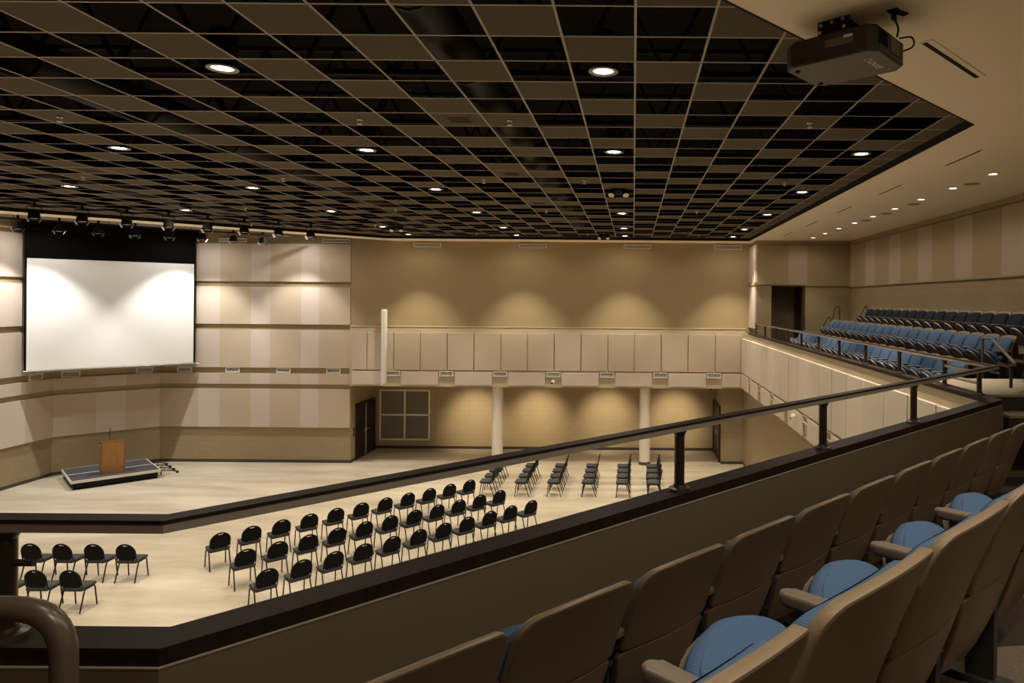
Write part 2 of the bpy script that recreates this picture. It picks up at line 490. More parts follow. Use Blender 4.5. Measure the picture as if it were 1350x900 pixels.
for c in range(-31, 8):
    for r in range(-6, 32):
        x0, y0 = c * W, Y0 + r * W
        sq = [(x0, y0), (x0 + W, y0), (x0 + W, y0 + W), (x0, y0 + W)]
        full = all(inside(*p) for p in sq)
        if (full and (r - c) % 3 != 1) and (r, c) not in VENTS: continue
        p = clip(sq)
        if len(p) >= 3: tiles.prism(p, GRID + .002, GRID + .007)
structure(tiles.build('ceiling_tiles', M_TILE, smooth=0))
def span_x(y):
    xs = []
    for i in range(len(OPEN)):
        (ax, ay), (bx, by) = OPEN[i], OPEN[(i + 1) % len(OPEN)]
        if (ay - y) * (by - y) < 0: xs.append(ax + (y - ay) / (by - ay) * (bx - ax))
    return (min(xs), max(xs)) if len(xs) > 1 else None
def span_y(x):
    ys = []
    for i in range(len(OPEN)):
        (ax, ay), (bx, by) = OPEN[i], OPEN[(i + 1) % len(OPEN)]
        if (ax - x) * (bx - x) < 0: ys.append(ay + (x - ax) / (bx - ax) * (by - ay))
    return (min(ys), max(ys)) if len(ys) > 1 else None
for r in range(-6, 32):
    s = span_x(Y0 + r * W)
    if s: tees.b2((s[0], Y0 + r * W - .011, GRID), (s[1], Y0 + r * W + .011, GRID + .006))
for c in range(-31, 8):
    s = span_y(c * W)
    if s: tees.b2((c * W - .011, s[0], GRID - .001), (c * W + .011, s[1], GRID + .005))
structure(tees.build('trim_4', M_TEE, smooth=0))

# plenum above the open grid: deck, bar joists, ducts
structure(MB().b2((-20.4, -1.4, 10.6), (8.0, 28, 10.8)).build('ceiling_deck', M_PLEN, smooth=0))
structure(MB().b2((-20.4, -1.4, SOF + .4), (-20.2, 28, 10.6)).b2((7.8, -1.4, SOF + .4), (8.0, 28, 10.6)).b2((-20.4, 27.2, SOF + .4), (8, 27.4, 10.6)).b2((-20.4, -1.6, SOF + .4), (8, -1.4, 10.6)).build('wall_plenum', M_BLACK, smooth=0))
for k in range(9):
    y = 4.2 + k * 2.55
    t = empty('bar_joist', (0, y, 9.15), 0, 'black open-web steel roof joist above the ceiling grid, %s from the projector side' % ORD[k], 'joist', 'roof joists above the ceiling grid')
    MB().b2((-20.0, -.05, 0), (7.6, .05, .07)).build('bottom_chord', M_BLACK, t, smooth=0)
    MB().b2((-20.0, -.05, 1.2), (7.6, .05, 1.27)).build('top_chord', M_BLACK, t, smooth=0)
    wb = MB()
    for j in range(23):
        x = -20 + j * 1.2
        wb.bar((x, 0, .05), (x + .6, 0, 1.22), .05, .05); wb.bar((x + .6, 0, 1.22), (x + 1.2, 0, .05), .05, .05)
    wb.build('web', M_BLACK, t, smooth=0)
for k, (x, rr) in enumerate(((-1.9, .23), (-6.9, .25), (-12.2, .24))):
    d = MB().tube([(x, 3, 8.63 + rr), (x, 24.3, 8.63 + rr)], rr, 16)
    for j in range(10): d.tube([(x, 3.9 + j * 2, 8.63 + rr), (x, 3.95 + j * 2, 8.63 + rr)], rr + .015, 16)
    tag(d.build('round_duct', M_DUCT), 'round dark air duct running above the ceiling grid, %s from the projector side' % ORD[k], 'duct', 'ducts above the ceiling grid')

# ------------------------------------------------------------------ lamps
def spot(name, parent, loc, energy, size, blend, col, target=None, radius=.06):
    l = bpy.data.lights.new(name, 'SPOT'); l.energy = energy; l.spot_size = R(size); l.spot_blend = blend; l.color = col; l.shadow_soft_size = radius
    o = bpy.data.objects.new(name, l); o.location = loc
    if target is not None:
        o.rotation_euler = (Vector(target) - Vector(loc)).to_track_quat('-Z', 'Y').to_euler()
    return link(o, parent)
WARM = (1, .88, .70); WHITEL = (1, .965, .92); AMBER = (1, .84, .58)
def make_downlight():
    t = empty('downlight')
    MB().lathe([(.105, .0), (.15, 0), (.15, .012), (.14, .02), (.12, .03)], 28).build('trim_ring', M_TRIMR, t)
    MB().lathe([(.0, .012), (.06, .006), (.105, .012)], 24).build('lens', M_EMIT, t)
    MB().lathe([(.125, .022), (.14, .05), (.14, .34), (.10, .40), (0, .40)], 24).build('housing', M_BLACK, t)
    return t
dl0 = None
E_GRID = 680
for j, r in enumerate((1, 7, 13, 19, 25, 29)):
    for i, c in enumerate((5, -1, -7, -13, -19, -25)):
        x, y = (c + .5) * W, Y0 + (r + .5) * W
        if not inside(x + .3, y) or not inside(x, y - .3) or not inside(x - .3, y + .3) or (r, c) == (13, -1): continue
        if dl0 is None: t = dl0 = make_downlight()
        else: t = copy_tree(dl0)
        t.location = (x, y, GRID + .004)
        tag(t, 'lit downlight in dark ceiling grid, %s row from projector, %s from side balcony' % (ORD[j], ORD[i]), 'ceiling light', 'downlights in the dark ceiling grid')
for t in [o for o in list(COL.objects) if o.name.startswith('downlight')]:
    spot('downlight_lamp', t, (0, 0, -.03), E_GRID, 80, .62, WARM)
    spot('spill_lamp', t, (0, 0, -.03), 45, 168, .5, WARM)

# white pendant sprinklers on the dark tiles
def make_sprinkler():
    t = empty('sprinkler')
    MB().lathe([(0, 0), (.035, 0), (.04, -.012), (.0, -.014)], 14).build('escutcheon', M_WHITE, t)
    MB().tube([(0, 0, -.012), (0, 0, -.06)], .011, 8).lathe([(0, -.058), (.032, -.06), (.032, -.066), (0, -.068)], 12).build('deflector', M_WHITE, t)
    return t
sp0 = None
for j, (r, cs) in enumerate(((4, (3, -3, -6, -12)), (11, (4, -2, -5, -11, -17)), (18, (2, -4, -10, -16)), (24, (5, -1, -7, -13, -19)), (28, (3, -3, -9)))):
    for i, c in enumerate(cs):
        x, y = (c + .5) * W, Y0 + (r + .5) * W
        if not inside(x, y): continue
        if sp0 is None: t = sp0 = make_sprinkler()
        else: t = copy_tree(sp0)
        t.location = (x, y, GRID + .0)
        tag(t, 'white sprinkler head on dark ceiling, %s row from projector, %s from side balcony' % (ORD[j], ORD[i]), 'sprinkler', 'sprinkler heads in the grid')
for i, (r, c) in enumerate(VENTS):
    x, y = (c + .5) * W, Y0 + (r + .5) * W
    if not inside(x, y): continue
    t = empty('ceiling_diffuser', (x, y, GRID + .004), 0, 'dark slotted air diffuser set in a ceiling tile, %s of the %s line' % (ORD[i % 4], 'central' if c == -4 else 'stage-side'), 'air diffuser', 'diffusers in the ceiling grid')
    MB().b2((-.17, -.17, -.006), (.17, .17, 0)).build('face_plate', M_TILE, t, smooth=0)
    for k in range(3):
        MB().b2((-.13, -.12 + k * .09, -.009), (.13, -.07 + k * .09, -.005)).build('slot', M_BLACK, t, smooth=0)

# theatre fixtures hung in the grid (round moving heads with two lenses)
def effect_light(x, y, lab):
    t = empty('effect_light', (x, y, GRID - .02), 0, lab, 'spotlight', 'twin-lens fixtures under the grid')
    MB().lathe([(0, .22), (.19, .2), (.2, .06), (.16, -.04), (.08, -.09), (0, -.1)], 20).build('body', M_BLACK, t)
    for s in (-1, 1):
        h = MB().tube([(s * .13, -.06, -.02), (s * .15, -.14, -.12)], [.06, .075], 14).build('lamp_head', M_BLACK, t)
        MB().tube([(s * .15, -.141, -.121), (s * .1505, -.143, -.124)], .062, 14).build('lens', M_WHITE, h)
    MB().b2((-.34, -.02, .021), (.34, .02, .05)).build('mounting_bar', M_BLACK, t, smooth=0)
effect_light(-.32, 14.6, 'black twin-lens theatre fixture hanging from the grid mid-ceiling between two downlight rows')
effect_light(-7.5, 22.4, 'black twin-lens theatre fixture hanging from the grid near the stage-side far corner')
effect_light(-1.05, 24.6, 'black twin-lens theatre fixture hanging from the grid close to the far wall')

# stage spotlights, two oblique rows (unlit)
def make_par():
    t = empty('stage_spotlight')
    MB().lathe([(0, .11), (.06, .10), (.11, .03), (.125, -.10), (.125, -.12), (.11, -.12), (.10, -.02), (0, -.01)], 18).build('can', M_BLACK, t)
    MB().lathe([(0, -.112), (.07, -.116), (.112, -.112)], 16).build('lens', M_WHITE, t)
    b = MB()
    for s in (-1, 1):
        M = Matrix.Translation((s * .125, 0, -.15)) @ Matrix.Rotation(s * .5, 4, 'Y')
        b.box(None, (.006, .17, .11), M=M)
    b.build('barn_door', M_STEEL, t, smooth=0)
    b = MB()
    b.tube(fillet([(-.14, 0, 0), (-.14, 0, .17), (.14, 0, .17), (.14, 0, 0)], .04), .009, 8)
    b.build('yoke', M_BLACK, t)
    MB().b2((-.03, -.03, .17), (.03, .03, .30)).build('clamp', M_BLACK, t, smooth=0)
    return t
pr0 = None
for row, (a, b, z) in enumerate((((-14.5, 17.05), (-9.85, 21.5), EYE + 2.0), ((-17.95, 20.55), (-13.2, 25.1), EYE + 2.08))):
    for k in range(8):
        q = Vector(a).lerp(Vector(b), k / 7)
        if pr0 is None: t = pr0 = make_par()
        else: t = copy_tree(pr0)
        t.location = (q.x, q.y, z); t.rotation_euler = (0, 0, R(45))
        tag(t, 'black spotlight with barn doors, %s from the screen side, %s' % (ORD[k], 'row under the grid edge' if row == 0 else 'row over the stage'), 'spotlight', 'stage spotlights')
for k, (a, b, z, lab) in enumerate((((-15.3, 16.25), (-9.0, 22.35), GRID - .005, 'black lighting pipe under the edge of the dark ceiling grid'), ((-18.8, 19.7), (-12.4, 25.9), SOF + .05, 'black lighting pipe over the stage in front of the screen'))):
    p = empty('lighting_pipe', (a[0], a[1], z), 0, lab, 'pipe', 'pipes carrying the spotlights')
    if k == 1: z0 = -.0
    MB().tube([(0, 0, 0), (b[0] - a[0], b[1] - a[1], 0)], .024, 10).build('tube', M_BLACK, p)
    hg = MB()
    for j in range(4):
        f = (j + .5) / 4
        hg.tube([((b[0] - a[0]) * f, (b[1] - a[1]) * f, 0), ((b[0] - a[0]) * f, (b[1] - a[1]) * f, .27)], .008, 6)
    hg.build('hanger', M_BLACK, p)

# recessed stage washers
for k, (x, y) in enumerate(((-18.8, 22.2), (-15.9, 25.1), (-12.45, 25.3), (-18.5, 19.5))):
    t = copy_tree(dl0)
    for ch in [c for c in t.children if c.type == 'LIGHT']: bpy.data.objects.remove(ch)
    t.name = 'stage_downlight'
    t.location = (x, y, SOF + .315)
    tag(t, ('lit round light recessed over the stage above the left half of the screen', 'lit round light recessed over the stage above the right half of the screen', 'lit round light recessed over the stage beside the screen above striped panels', 'lit round light recessed over the stage near the side wall')[k], 'ceiling light', 'recessed stage lights')
    spot('stage_lamp', t, (0, 0, -.03), (950, 950, 700, 900)[k], 86, .5, WHITEL)
    spot('spill_lamp', t, (0, 0, -.03), 110, 165, .6, WHITEL)  # second wide lamp added as fill for the screen and top panels

# ------------------------------------------------------------------ stage panels (striped acoustic cloth)
ROWS = [(.64, 2.07), (-.97, .44), (-2.61, -1.19), (-3.23, -2.83), (-4.86, -3.41)]
ROWN = ('topmost', 'second', 'third', 'narrow fourth', 'lowest')
def stripes_along(start, end, first):
    """alternating mauve (.70) and beige (1.18) stripes"""
    out, x, c = [], start, first
    while x < end - .02:
        w = .70 if c else 1.18
        out.append((x, min(end, x + w), c)); x += w; c = 1 - c
    return out
front_str = [(-17.88, -16.4, 0), (-16.4, -15.6, 1), (-15.6, -14.43, 0), (-14.43, -13.71, 1), (-13.71, -12.54, 0), (-12.54, -11.86, 1), (-11.86, -10.68, 0)]
for i, (z0, z1) in enumerate(ROWS):
    for wall in range(3):
        m = MB()
        if wall == 0:
            for x0, x1, c in front_str:
                m.mi = c; m.b2((x0, FRONT - .07, EYE + z0), (x1, FRONT, EYE + z1))
            nm = 'on the stage wall beside the far wall'
        elif wall == 1:
            L = (CH1 - CH0).length; d = (CH1 - CH0).normalized(); nn = Vector((d.y, -d.x))
            for s0, s1, c in ((0, L * .385, 0), (L * .385, L * .66, 1), (L * .66, L, 0)):
                m.mi = c
                a, b = CH0 + d * s0, CH0 + d * s1
                m.prism([a, b, b + nn * .07, a + nn * .07], EYE + z0, EYE + z1)
            nm = 'on the angled wall behind the screen'
        else:
            y = CH0.y
            m.mi = 0; m.b2((LEFTW, y - 1.15, EYE + z0), (LEFTW + .07, y, EYE + z1)); y -= 1.15
            c = 1
            while y > 17.3:
                w = .95 if c else 1.18
                m.mi = c; m.b2((LEFTW, max(17.25, y - w), EYE + z0), (LEFTW + .07, y, EYE + z1)); y -= w; c = 1 - c
            nm = 'on the side wall at the picture edge'
        tag(m.build('acoustic_panel', [M_BEIGE, M_LILAC], smooth=0), 'beige and mauve striped acoustic panel, %s %s' % (ROWN[i], nm), 'wall panel', 'striped stage panels')

# far band panels
def px2x(px, Y=26.5): return (px - 835) / FPX * Y
up_edges = [(465, 484)] + [(485 + 35.27 * k, 485 + 35.27 * k + 34) for k in range(13)] + [(944, 977)]
for k, (a, b) in enumerate(up_edges):
    tag(MB().b2((px2x(a), 26.49, EYE - 2.64), (px2x(b), 26.55, EYE - 1.24), bevel=.008).build('acoustic_panel', M_BAND, smooth=0),
        'upright rose-tan wall panel in the far band, %s from the stage wall' % ORD[k], 'wall panel', 'upright panels of the far band')
lo_edges = [(464.5, 508.5), (530, 578.5), (600.5, 649.5), (671, 719.5), (741, 790), (812, 860.5), (882, 931.5), (952.5, 977)]
for k, (a, b) in enumerate(lo_edges):
    tag(MB().b2((px2x(a), 26.48, EYE - 3.2), (px2x(b), 26.55, EYE - 2.70), bevel=.008).build('acoustic_panel', M_LILAC, smooth=0),
        'low mauve wall panel under the far band, %s from the stage wall' % ORD[k], 'wall panel', 'low panels of the far band')

# side balcony front: fascia, panels
structure(MB().b2((4.14, 8.26, 2.93), (4.175, 26.55, EYE - 1.157)).build('wall_right_front', M_FASCIA, smooth=0))
for k in range(18):
    y1 = 26.45 - k * 1.0
    tag(MB().b2((4.075, y1 - .96, EYE - 2.64), (4.14, y1, EYE - 1.36), bevel=.008).build('acoustic_panel', M_PALE, smooth=0),
        'upright pale panel on the side balcony front, %s from the far corner' % ORD[k], 'wall panel', 'upright panels of the side balcony')
for k in range(9):
    y1 = (26.45 - .7) - (k - .35) * 2.0
    ya = min(26.45, y1)
    tag(MB().b2((4.07, y1 - 1.45, EYE - 3.2), (4.14, ya, EYE - 2.70), bevel=.008).build('acoustic_panel', M_PALE, smooth=0),
        'low pale panel under the side balcony front, %s from the far corner' % ORD[k], 'wall panel', 'low panels of the side balcony')

# side wall (behind the side balcony) : cove and stripes
m = MB()
ys = [25.3, 24.8, 23.58, 22.67, 21.4, 20.5, 19.24, 18.33, 17.05, 16.15, 14.86, 13.95, 12.7, 11.8, 10.5, 9.6, 8.3]
for k in range(len(ys) - 1):
    m.mi = 1 if k % 2 == 0 else 0
    m.b2((BACKX - .05, ys[k + 1], EYE + .6), (BACKX, ys[k], EYE + 2.06))
tag(m.build('acoustic_panel', [mat('tan_stripe_cloth', (.34, .255, .145), .9), mat('rose_stripe_cloth', (.41, .32, .235), .9)], smooth=0), 'long tan and rose striped acoustic panel on the wall above the side balcony seats', 'wall panel')
m = MB()
for x0, x1, c in ((4.42, 5.55, 0), (5.55, 6.22, 1), (6.22, 7.75, 0)):
    m.mi = c; m.b2((x0, BY - .05, EYE + .63), (x1, BY, EYE + 2.06))
tag(m.build('acoustic_panel', [bpy.data.materials['tan_stripe_cloth'], bpy.data.materials['rose_stripe_cloth']], smooth=0), 'short striped acoustic panel over the balcony doorway', 'wall panel')
m = MB(); m.b2((4.36, BY, EYE + .72), (4.42, 26.63, EYE + 2.06)); m.b2((4.36, BY, EYE - .95), (4.42, 26.63, EYE + .6))
tag(m.build('acoustic_panel', M_LILAC, smooth=0), 'pale narrow two-tier panel on the jamb wall beside the far upper wall', 'wall panel')
structure(MB().b2((BACKX - .06, 8, EYE + 2.08), (BACKX, BY, SOF)).b2((4.36, BY - .06, EYE + 2.08), (BACKX, BY, SOF)).build('trim_5', M_PAINT, smooth=0))
structure(MB().b2((BACKX - .055, 8, EYE + .56), (BACKX, BY, EYE + .6)).b2((6.17, BY - .055, EYE + .59), (BACKX, BY, EYE + .63)).b2((4.33, BY - .05, EYE + .61), (4.43, 26.63, EYE + .71)).build('trim_6', M_PAINT, smooth=0))

# ------------------------------------------------------------------ registers and vents
def register(loc, rz, w, h, label, group):
    t = empty('air_register', loc, rz, label, 'vent', group)
    f = MB(); b = .025
    f.b2((-w / 2, -.05, 0), (w / 2, 0, b)).b2((-w / 2, -.05, h - b), (w / 2, 0, h)).b2((-w / 2, -.05, b), (-w / 2 + b, 0, h - b)).b2((w / 2 - b, -.05, b), (w / 2, 0, h - b))
    f.build('frame', M_WHITE, t, smooth=0)
    s = MB(); n = max(3, int((h - 2 * b) / .028))
    s.b2((-w / 2 + b, -.012, b), (w / 2 - b, -.004, h - b))
    for k in range(n):
        z = b + (k + .5) * (h - 2 * b) / n
        s.box(None, (w - 2 * b, .03, .004), M=Matrix.Translation((0, -.025, z)) @ Matrix.Rotation(R(35), 4, 'X'))
    s.build('louvre', M_SLAT, t, smooth=0)
    return t
for k, px in enumerate((519, 589, 660, 730.4, 801, 871.3, 942)):
    t = register((px2x(px), 26.53, EYE - 2.87), 0, .52, .19, 'small white louvred register under the far band, %s from the stage wall' % ORD[k], 'registers under the far band')
    MB().tube([(0, -.03, .19), (0, -.03, .25)], .012, 8).build('pin', M_WHITE, t)
for k, px in enumerate((308, 375, 441)):
    register((px2x(px, 26.7), FRONT - .0, EYE - 2.81), 0, .52, .19, 'small white louvred register on the striped stage wall, %s from the screen' % ORD[k], 'registers on the stage wall')
for k, (p, rz, lab) in enumerate((((LEFTW, 23.75), R(90), 'small register on the side wall below the screen corner'),
                             (tuple(CH0 + (CH1 - CH0) * .16), R(45), 'small register on the angled wall under the screen, nearer the side wall'),
                             (tuple(CH0 + (CH1 - CH0) * .84), R(45), 'register on the angled wall under the screen, nearer the striped stage wall'),
                             ((-16.95, FRONT), 0, 'small register on the striped stage wall under the screen corner'))):
    register((p[0], p[1], EYE - 2.81), rz, .52, .2, lab, None)
for k, px in enumerate((563, 702, 840, 959)):
    register((px2x(px, 26.64), 26.64, EYE + 1.98), 0, 1.04, .16, 'long white slot vent atop the far upper wall, %s from the stage wall' % ORD[k], 'slot vents on the far upper wall')
for k, px in enumerate((307, 443)):
    register((px2x(px, 26.7), FRONT, EYE + 2.12), 0, 1.04, .15, 'long white slot vent above the striped stage panels, %s' % ('nearer the screen' if k == 0 else 'nearer the far upper wall'), 'slot vents on the stage wall')
# large return grille in the recess
t = empty('return_grille', (-9.48, DEEP, .38), 0, 'large white framed return air grille of four fields in the recess', 'vent')
f = MB()
for x in (-1.02, 0, 1.02): f.b2((x - .035, -.05, 0), (x + .035, 0, 2.04))
for z in (0, 1.02, 2.04): f.b2((-1.055, -.05, z - .035), (1.055, 0, z + .035))
f.build('frame', M_CREAM, t, smooth=0)
for i in range(2):
    for j in range(2):
        s = MB(); x0 = -1.0 + i * 1.02; z0 = .03 + j * 1.02
        s.b2((x0, -.012, z0), (x0 + .97, -.006, z0 + .96))
        for k in range(24):
            s.b2((x0 + k * .0404, -.03, z0), (x0 + k * .0404 + .016, -.012, z0 + .96))
        s.build('grille_field', M_GRILL, t, smooth=0)

# ------------------------------------------------------------------ doors of the recess
def door_leaf(t, y0, y1, h, xs, pull):
    l = MB().b2((min(0, xs), y0 + .01, .01), (max(0, xs), y1 - .01, h), bevel=.004).build('door_leaf', M_DOOR, t, smooth=0)
    yy = y1 - .12 if pull > 0 else y0 + .12
    MB().b2((xs, yy - .02, .95), (xs * 1.3, yy + .02, 1.10)).bar((xs * 2.2, yy, 1.03), (xs * 2.2, yy - pull * .14, 1.03), .02, .02).bar((xs, yy, 1.03), (xs * 2.2, yy, 1.03), .02, .02).build('door_handle', M_STEEL, l, smooth=0)
t = empty('door_1', (-10.66, 27.2, 0)); t['kind'] = 'structure'
door_leaf(t, 0, .9, 2.09, .04, 1); door_leaf(t, .9, 1.8, 2.09, .04, -1)
MB().b2((0, -.07, 0), (.07, 0, 2.16)).b2((0, 1.8, 0), (.07, 1.87, 2.16)).b2((0, -.07, 2.09), (.07, 1.87, 2.16)).build('door_frame', M_DOOR, t, smooth=0)
MB().b2((.03, .875, 0), (.06, .925, 2.09)).build('mullion', M_SLAT, t, smooth=0)
t = empty('door_2', (3.4, 27.3, 0)); t['kind'] = 'structure'
door_leaf(t, 0, .95, 2.09, -.04, 1); door_leaf(t, .95, 1.9, 2.09, -.04, -1)
MB().b2((-.07, -.07, 0), (0, 0, 2.16)).b2((-.07, 1.9, 0), (0, 1.97, 2.16)).b2((-.07, -.07, 2.09), (0, 1.97, 2.16)).build('door_frame', M_DOOR, t, smooth=0)
t = empty('door_3', (6.17, 25.75, 4.44)); t['kind'] = 'structure'
MB().b2((-.05, 0, 0), (0, .95, 2.3)).build('door_leaf', M_DOOR, t, smooth=0)
for k, (z, lab) in enumerate(((1.22, 'upper small switch plate on the wall beside the double door'), (1.02, 'lower small switch plate on the wall beside the double door'))):
    o = MB().b2((0, -.04, -.07), (.02, .04, .07), bevel=.004).build('switch_plate', M_BLACK, smooth=0, loc=(-10.66, 26.98, z))
    MB().b2((.018, -.012, -.03), (.028, .012, .03)).build('switch', M_BASE, o, smooth=0)
    tag(o, lab, 'switch')

# ------------------------------------------------------------------ columns
for k, px in enumerate((657, 851.3)):
    x = (px - 835) / FPX * 26.88
    t = empty('round_column', (x, 26.9, 0), 0, 'white round column standing %s' % ('beside the large return grille under the far band' if k == 0 else 'behind the stacked-up rows of black chairs by the far corner'), 'column', 'columns under the far band')
    t['kind'] = 'thing'
    MB().lathe([(0, .1), (.205, .1), (.205, 2.93), (0, 2.93)], 36).build('shaft', M_COLW, t)
    MB().lathe([(0, 0), (.225, 0), (.225, .1), (.205, .11), (0, .11)], 36).build('base_ring', M_BASE, t)

# recess wall washers
for k, x in enumerate((-6.55, -3.9, -1.05, 1.75)):
    t = empty('recess_downlight', (x, 26.98, 2.93), 0, 'small round light under the far band washing the recess wall, %s from the grille' % ORD[k], 'ceiling light', 'lights in the recess')
    MB().lathe([(.06, 0), (.09, 0), (.09, -.008), (.06, -.004)], 20).build('trim_ring', M_WHITE, t)
    MB().lathe([(0, -.003), (.06, -.003)], 16).build('lens', M_EMITS, t)
    spot('recess_lamp', t, (0, 0, -.03), 620, 64, 1.0, AMBER, target=(0, 2.42, -1.75), radius=.25)

# wall-mounted column loudspeaker
t = empty('column_loudspeaker', (-9.27, 26.28, EYE - 3.2), 0, 'tall thin white column loudspeaker mounted before the far band near the stage wall', 'loudspeaker')
MB().b2((-.085, -.09, 0), (.085, .09, 2.83), bevel=.012).build('cabinet', M_WHITE, t)
MB().b2((-.06, -.094, .1), (.06, -.088, 2.76)).build('grille', mat('pale_grille_cloth', (.66, .64, .57), .7), t, smooth=0)
MB().b2((-.03, .09, 1.38), (.03, .22, 1.48)).bar((-.03, .15, 1.43), (-.22, .14, 1.47), .03, .03).build('bracket', M_STEEL, t, smooth=0)
MB().tube([(.03, -.09, .05), (.03, -.097, .05)], .018, 10).build('badge', M_BLACK, t)
# security cameras
def sec_cam(loc, rz, label):
    t = empty('security_camera', loc, rz, label, 'camera', 'security cameras')
    MB().lathe([(0, .02), (.05, .02), (.05, 0), (0, 0)], 16, M=Matrix.Rotation(R(90), 4, 'X')).build('mount', M_WHITE, t)
    MB().tube([(0, 0, 0), (0, -.06, .0), (0, -.09, -.01)], .018, 8).build('arm', M_WHITE, t)
    MB().lathe([(0, .07), (.05, .05), (.068, 0), (.05, -.05), (0, -.07)], 16, c=(0, -.13, -.02)).build('housing', M_WHITE, t)
    MB().lathe([(0, .012), (.04, .005), (.045, -.012), (0, -.014)], 14, c=(-.03, -.18, -.05), M=Matrix.Rotation(R(60), 4, 'X')).build('lens', M_BLACK, t)
sec_cam((px2x(730), 26.55, EYE - 3.02), 0, 'small white dome camera on the far band under the middle register')
sec_cam((4.14, 17.62, EYE - 2.82), R(-90), 'white dome camera on the side balcony front between two low panels')
for k in range(8):
    y1 = (26.45 - .7) - (k - .35) * 2.0 - 1.45 - .27
    if y1 < 9: continue
    register((4.14, y1, EYE - 2.87), R(-90), .42, .19, 'small white register on the side balcony front, %s from the far corner' % ORD[k], 'registers on the side balcony')
tag(MB().lathe([(0, 0), (.05, 0), (.05, -.05), (.03, -.08), (0, -.085)], 14, c=(px2x(938, 26.7), 26.75, 2.93)).build('ceiling_sensor', M_BLACK), 'tiny black sensor under the far band near the corner pier', 'sensor')

# ------------------------------------------------------------------ projection screen across the stage corner
S0 = Vector((-19.86, 23.0)); S1 = Vector((-16.42, 26.44)); SL = (S1 - S0).length; SR = R(45)
t = empty('projection_screen', ((S0.x + S1.x) / 2, (S0.y + S1.y) / 2, EYE - 2.46), SR, 'large white projection screen hanging across the stage corner', 'screen')
MB().b2((-SL / 2 + .06, -.004, .04), (SL / 2 - .05, .004, 3.72)).build('projection_surface', M_SCREEN, t, smooth=0)
MB().b2((-SL / 2, -.003, 3.70), (SL / 2, .003, 4.62)).build('black_drop', M_MASK, t, smooth=0)
for s, nm in ((-1, 'side_border'), (1, 'side_border')):
    a, b = (-SL / 2, -SL / 2 + .06) if s < 0 else (SL / 2 - .05, SL / 2)
    MB().b2((a, -.003, .03), (b, .003, 3.70)).build(nm, M_MASK, t, smooth=0)
b = MB().tube([(-SL / 2 - .02, 0, .0), (SL / 2 + .05, 0, .0)], .035, 12).build('bottom_bar', M_BARG, t)
MB().tube([(SL / 2 + .05, 0, 0), (SL / 2 + .13, 0, 0)], .02, 8).build('end_cap', M_WHITE, b)
MB().b2((-SL / 2 - .08, -.12, 4.62), (SL / 2 + .08, .12, 4.97)).build('case', M_MASK, t, smooth=0)

# ------------------------------------------------------------------ folding stage and lectern
t = empty('folding_stage', (-17.86, 24.19, 0), R(45), 'low folding stage of two charcoal decks with pale edges below the screen', 'stage')
for s, (y0, y1) in enumerate(((-1.12, -.01), (.01, 1.12))):
    d = MB().b2((-1.2, y0, .24), (1.2, y1, .30), bevel=.004).build('deck', M_DECK, t, smooth=0)
    e = MB()
    e.b2((-1.22, y0 - .012, .215), (1.22, y0 + .02, .302)).b2((-1.22, y1 - .02, .215), (1.22, y1 + .012, .302)).b2((-1.222, y0, .215), (-1.19, y1, .302)).b2((1.19, y0, .215), (1.222, y1, .302))
    e.build('edge_trim', M_ALU, d, smooth=0)
    MB().b2((-1.17, y0 + .03, .05), (1.14, y1 - .04, .215)).build('underframe', M_BLACK, t, smooth=0)
for x in (-1.1, -.4, .4, 1.08):
    for y in (-1.02, 1.02):
        MB().tube([(x, y, 0), (x, y, .215)], .03, 10).lathe([(0, 0), (.05, 0), (.05, .025), (0, .03)], 12, c=(x, y, 0)).build('foot', M_BLACK, t)
for y in (-.75, -.25, .3, .85):
    MB().tube(fillet([(1.15, y, .18), (1.55, y, .16), (1.8, y + .06, .06)], .1), .02, 8).tube([(1.3, y, .02), (1.3, y, .17)], .018, 8).lathe([(0, -.03), (.045, -.03), (.045, .03), (0, .03)], 12, c=(1.8, y + .06, .045), M=Matrix.Rotation(R(90), 4, 'X')).build('folding_arm', M_CHF, t)
MB().tube([(1.45, -.78, .165), (1.45, .88, .165)], .016, 8).build('cross_bar', M_STEEL, t)
t = empty('lectern', (-17.5, 23.75, .302), R(43), 'oak lectern with a gooseneck microphone standing on the folding stage', 'lectern')
MB().b2((-.33, -.16, 0), (.33, -.135, 1.10), bevel=.004).build('front_panel', M_OAK, t, smooth=0)
for s in (-1, 1):
    o = MB(); x = s * .315
    o.prism([(-.16, 0), (.2, 0), (.2, 1.0), (-.16, 1.10)], -.012, .012, M=Matrix.Translation((x, 0, 0)) @ Matrix(((0, 0, 1, 0), (1, 0, 0, 0), (0, 1, 0, 0), (0, 0, 0, 1))))
    o.build('side_panel', M_OAKD, t, smooth=0)
o = MB(); o.bar((0, -.17, 1.095), (0, .24, .985), .68, .025, bevel=.004); o.build('reading_top', M_OAKD, t, smooth=0)
MB().b2((-.30, -.13, .5), (.30, .19, .52)).build('shelf', M_OAKD, t, smooth=0)
MB().b2((-.30, -.13, .0), (.30, .19, .03)).build('base', M_OAKD, t, smooth=0)
mc = MB().tube(fillet([(-.08, .0, 1.04), (-.08, 0, 1.3), (-.06, .05, 1.42)], .08), .007, 6).build('microphone_stem', M_BLACK, t)
MB().tube([(-.06, .05, 1.42), (-.055, .07, 1.47)], .014, 8).build('microphone_head', M_BLACK, mc)
MB().b2((-.36, -.05, .93), (-.328, .02, .98)).build('side_socket', M_STEEL, t, smooth=0)

